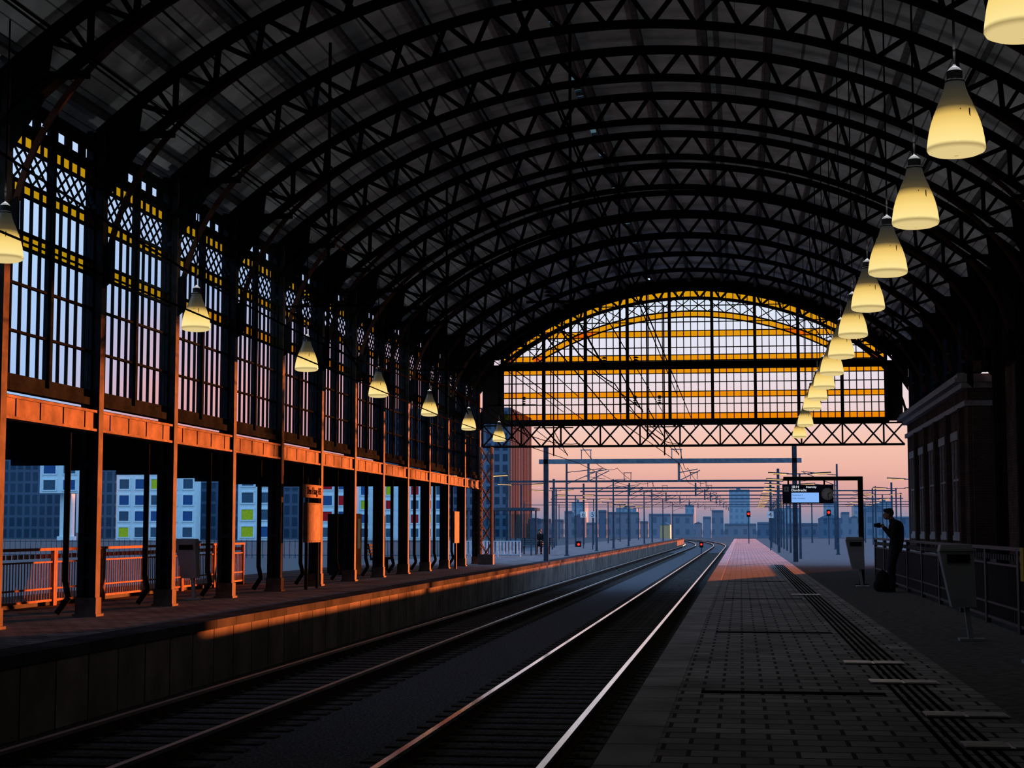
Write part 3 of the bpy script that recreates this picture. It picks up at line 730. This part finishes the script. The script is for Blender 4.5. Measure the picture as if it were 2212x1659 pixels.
while px<1990:
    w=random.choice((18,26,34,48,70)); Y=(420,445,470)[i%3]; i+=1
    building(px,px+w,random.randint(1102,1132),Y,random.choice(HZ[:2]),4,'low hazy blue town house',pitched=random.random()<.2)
    px+=w+1
GOLD=nmat('golden_gable',(.5,.40,.2),.7)
building(1425,1447,1134,400,GOLD,8,'small golden gabled house',pitched=True)
# ---------------- people
SKIN=nmat('skin',(.25,.14,.10),.6); CL1=nmat('black_jacket',(.012,.013,.016),.8,spec=.1); CL2=nmat('dark_trousers',(.015,.016,.022),.8,spec=.1); HAIR=nmat('dark_hair',(.012,.01,.01),.7)
def remesh(o,v=.012,it=3):
    m=o.modifiers.new('r','REMESH'); m.mode='VOXEL'; m.voxel_size=v; m.use_smooth_shade=True
    s=o.modifiers.new('s','SMOOTH'); s.iterations=it; s.factor=.5
def person(loc,rot,J,lab):
    r=E('person',loc,lab,'person',rot=(0,0,rot))
    g=G(); V=lambda k:Vector(J[k])
    g.cap(V('pel'),V('spi'),.13,.12); g.cap(V('spi'),V('che'),.12,.14); g.cap(V('che'),V('nec'),.1,.055); g.cap(V('nec'),V('hea')-Vector((0,0,.03)),.055,.06)
    h=V('hea'); g.sph(h,.095,.078,.118,16,12); g.sph(h+Vector((-.05,0,-.06)),.055,.05,.055)
    g.cap(h+Vector((-.095,0,.0)),h+Vector((-.115,0,-.025)),.012,.016)
    for s in(-1,1):
        g.sph(h+Vector((-.083,s*.032,.012)),.014); g.sph(h+Vector((.005,s*.08,-.01)),.022,.012,.032)
    g.cap(h+Vector((-.1,-.02,-.06)),h+Vector((-.1,.02,-.06)),.009,.009)
    for s in(-1,1):
        m=lambda k:Vector((J[k][0],s*J[k][1],J[k][2]))
        g.cap(V('che'),m('sho'),.1,.065); g.cap(m('sho'),m('elb'),.055,.042); g.cap(m('elb'),m('wri'),.042,.028)
        g.cap(m('hip'),m('kne'),.085,.055); g.cap(m('kne'),m('ank'),.055,.038); g.cap(m('ank'),m('toe'),.04,.035)
        d=(m('wri')-m('elb')).normalized(); pc=m('wri')+d*.05
        g.cap(m('wri')+d*.01,pc,.03,.034)
        sd=Vector((0,0,1)).cross(d).normalized(); upv=d.cross(sd)
        for k in range(4):
            L=(.07,.08,.075,.06)[k]; b0=pc+d*.02+upv*(.03-.02*k); b1=b0+d*L*.5; b2=b1+(d*.3+sd*(s)*.9)*L*.5
            g.cap(b0,b1,.0095,.009); g.cap(b1,b2,.009,.008)
        g.cap(m('wri')+d*.03+upv*.02,m('wri')+d*.07+upv*.055,.012,.010)
    o=O(g,'body',SKIN,r); remesh(o,.009,2)
    g=G(); g.cap(V('pel')+Vector((0,0,-.02)),V('spi'),.15,.145); g.cap(V('spi'),V('che'),.145,.165); g.cap(V('che'),V('nec')-Vector((0,0,.03)),.12,.075)
    for s in(-1,1):
        m=lambda k:Vector((J[k][0],s*J[k][1],J[k][2])); g.cap(V('che'),m('sho'),.12,.085); g.cap(m('sho'),m('elb'),.075,.06); g.cap(m('elb'),m('wri'),.06,.042); g.cap(V('pel')-Vector((0,0,.02)),m('hip'),.14,.11)
    o=O(g,'jacket',CL1,r); remesh(o)
    g=G()
    for s in(-1,1):
        m=lambda k:Vector((J[k][0],s*J[k][1],J[k][2])); g.cap(V('pel'),m('hip'),.13,.105); g.cap(m('hip'),m('kne'),.105,.075); g.cap(m('kne'),m('ank'),.075,.058)
    o=O(g,'trousers',CL2,r); remesh(o)
    for s in(-1,1):
        m=lambda k:Vector((J[k][0],s*J[k][1],J[k][2])); g=G().cap(m('ank')-Vector((0,0,.03)),m('toe'),.052,.042); g.box(m('toe').x-.04,m('ank').x+.05,m('toe').y-.04,m('toe').y+.04,0,.025)
        o=O(g,'shoe',DARK,r); remesh(o)
    g=G().sph(h+Vector((.02,0,.03)),.1,.088,.108,16,12).sph(h+Vector((-.04,0,.08)),.07,.07,.045)
    o=O(g,'hair',HAIR,r); remesh(o)
    return r
J=dict(pel=(.06,0,.97),spi=(.10,0,1.14),che=(.08,0,1.37),nec=(0,0,1.54),hea=(-.08,0,1.655),sho=(.05,.19,1.46),elb=(-.0,.25,1.18),wri=(-.17,.09,1.36),hip=(.05,.1,.93),kne=(-.05,.11,.5),ank=(-.02,.12,.09),toe=(-.17,.14,.04))
P=person((3.36,38.2,0),0,J,'person in dark coat leaning on railing, looking down at a camera')
P.scale=(1.04,1.04,1.04)
O(G().box(-.33,-.26,-.08,.08,1.42,1.53).cyl((-.33,0,1.475),(-.40,0,1.475),.04,n=16),'handheld_camera',DARK,label='small dark camera held in both hands',cat='camera',loc=(3.36,38.2,0))
r=E('backpack',(3.1,37.9,0),'dark backpack standing on the platform floor','backpack')
g=G().sph((0,0,.24),.17,.13,.24).sph((-.09,0,.15),.12,.11,.14); o=O(g,'bag_body',CL1,r); remesh(o)
O(G().path([(.13,-.05,.1),(.2,-.05,.25),(.12,-.05,.4)],.04,.015,(0,1,0)).path([(-.04,0,.45),(0,0,.5),(.04,0,.45)],.02,.015,(0,1,0)),'strap',CL2,r)
J2=dict(pel=(0,0,.58),spi=(.03,0,.74),che=(0,0,.97),nec=(-.03,0,1.13),hea=(-.07,0,1.25),sho=(0,.19,1.05),elb=(-.04,.23,.80),wri=(-.26,.12,.74),hip=(-.02,.1,.56),kne=(-.45,.12,.54),ank=(-.44,.12,.09),toe=(-.6,.13,.04))
person((-11.0,91.9,0),math.radians(90),J2,'person in dark clothes sitting on a bench')

# ---------------- light
sun=bpy.data.lights.new('sun','SUN'); sun.energy=30; sun.color=(1,.21,.045); sun.angle=math.radians(.5)
so=bpy.data.objects.new('sun',sun); COL.objects.link(so)
az=math.radians(19.5); el=math.radians(.55)
so.rotation_euler=Vector((math.sin(az)*math.cos(el),math.cos(az)*math.cos(el),math.sin(el))).to_track_quat('Z','Y').to_euler()
w=bpy.data.worlds.new('w'); sc.world=w; w.use_nodes=True; nt=w.node_tree; nt.nodes.clear()
N=nt.nodes.new; L=nt.links.new
tc=N('ShaderNodeTexCoord'); sp=N('ShaderNodeSeparateXYZ'); L(tc.outputs['Generated'],sp.inputs[0])
def ramp(stops):
    r=N('ShaderNodeValToRGB'); e=r.color_ramp.elements
    e[0].position=stops[0][0]; e[0].color=(*stops[0][1],1); e[1].position=1; e[1].color=(*stops[-1][1],1)
    for p,c in stops[1:-1]:
        q=e.new(p); q.color=(*c,1)
    return r
no=N('ShaderNodeTexNoise'); mp=N('ShaderNodeMapping'); mp.inputs['Scale'].default_value=(6,6,40); L(tc.outputs['Generated'],mp.inputs[0]); L(mp.outputs[0],no.inputs['Vector']); no.inputs['Scale'].default_value=1.2; no.inputs['Detail'].default_value=4
ma=N('ShaderNodeMath'); ma.operation='MULTIPLY_ADD'; ma.inputs[1].default_value=.03; L(no.outputs['Fac'],ma.inputs[0]); ad=N('ShaderNodeMath'); ad.operation='SUBTRACT'; L(sp.outputs['Z'],ad.inputs[0]); ad.inputs[1].default_value=.015; L(ad.outputs[0],ma.inputs[2])
ZEN=(.40,.74,1.35)
RA=ramp([(0,(.16,.25,.40)),(.010,(.34,.27,.36)),(.020,(.66,.34,.33)),(.034,(.84,.45,.37)),(.05,(.92,.54,.42)),(.07,(.88,.66,.64)),(.10,(.84,.78,.86)),(.145,(.70,.83,.98)),(.25,(.48,.70,1.0)),(1,ZEN)])
RB=ramp([(0,(.12,.25,.45)),(.03,(.42,.30,.42)),(.05,(.68,.34,.38)),(.085,(.78,.40,.42)),(.11,(.55,.44,.60)),(.14,(.38,.52,.80)),(.22,(.50,.66,.94)),(.35,(.42,.62,.98)),(1,ZEN)])
RC=ramp([(0,(.12,.25,.45)),(.07,(.36,.53,.84)),(.15,(.44,.63,.94)),(.25,(.54,.72,1.0)),(.4,(.42,.66,1.05)),(1,ZEN)])
L(sp.outputs['Z'],RA.inputs[0]); L(ma.outputs[0],RB.inputs[0]); L(ma.outputs[0],RC.inputs[0])
def mr(a,b,s='X'):
    m=N('ShaderNodeMapRange'); m.inputs['From Min'].default_value=a; m.inputs['From Max'].default_value=b; L(sp.outputs[s],m.inputs['Value']); return m
m1=mr(-.20,-.12); m2=mr(-.40,-.34); m3=mr(.1,.5,'Y')
def mixc(f,a,b):
    x=N('ShaderNodeMix'); x.data_type='RGBA'; L(f.outputs[0],x.inputs[0]); L(a,x.inputs[6]); L(b,x.inputs[7]); return x.outputs[2]
c=mixc(m2,RC.outputs[0],RB.outputs[0]); c=mixc(m1,c,RA.outputs[0]); c=mixc(m3,RC.outputs[0],c)
bg=N('ShaderNodeBackground'); L(c,bg.inputs[0]); ou=N('ShaderNodeOutputWorld'); L(bg.outputs[0],ou.inputs[0])
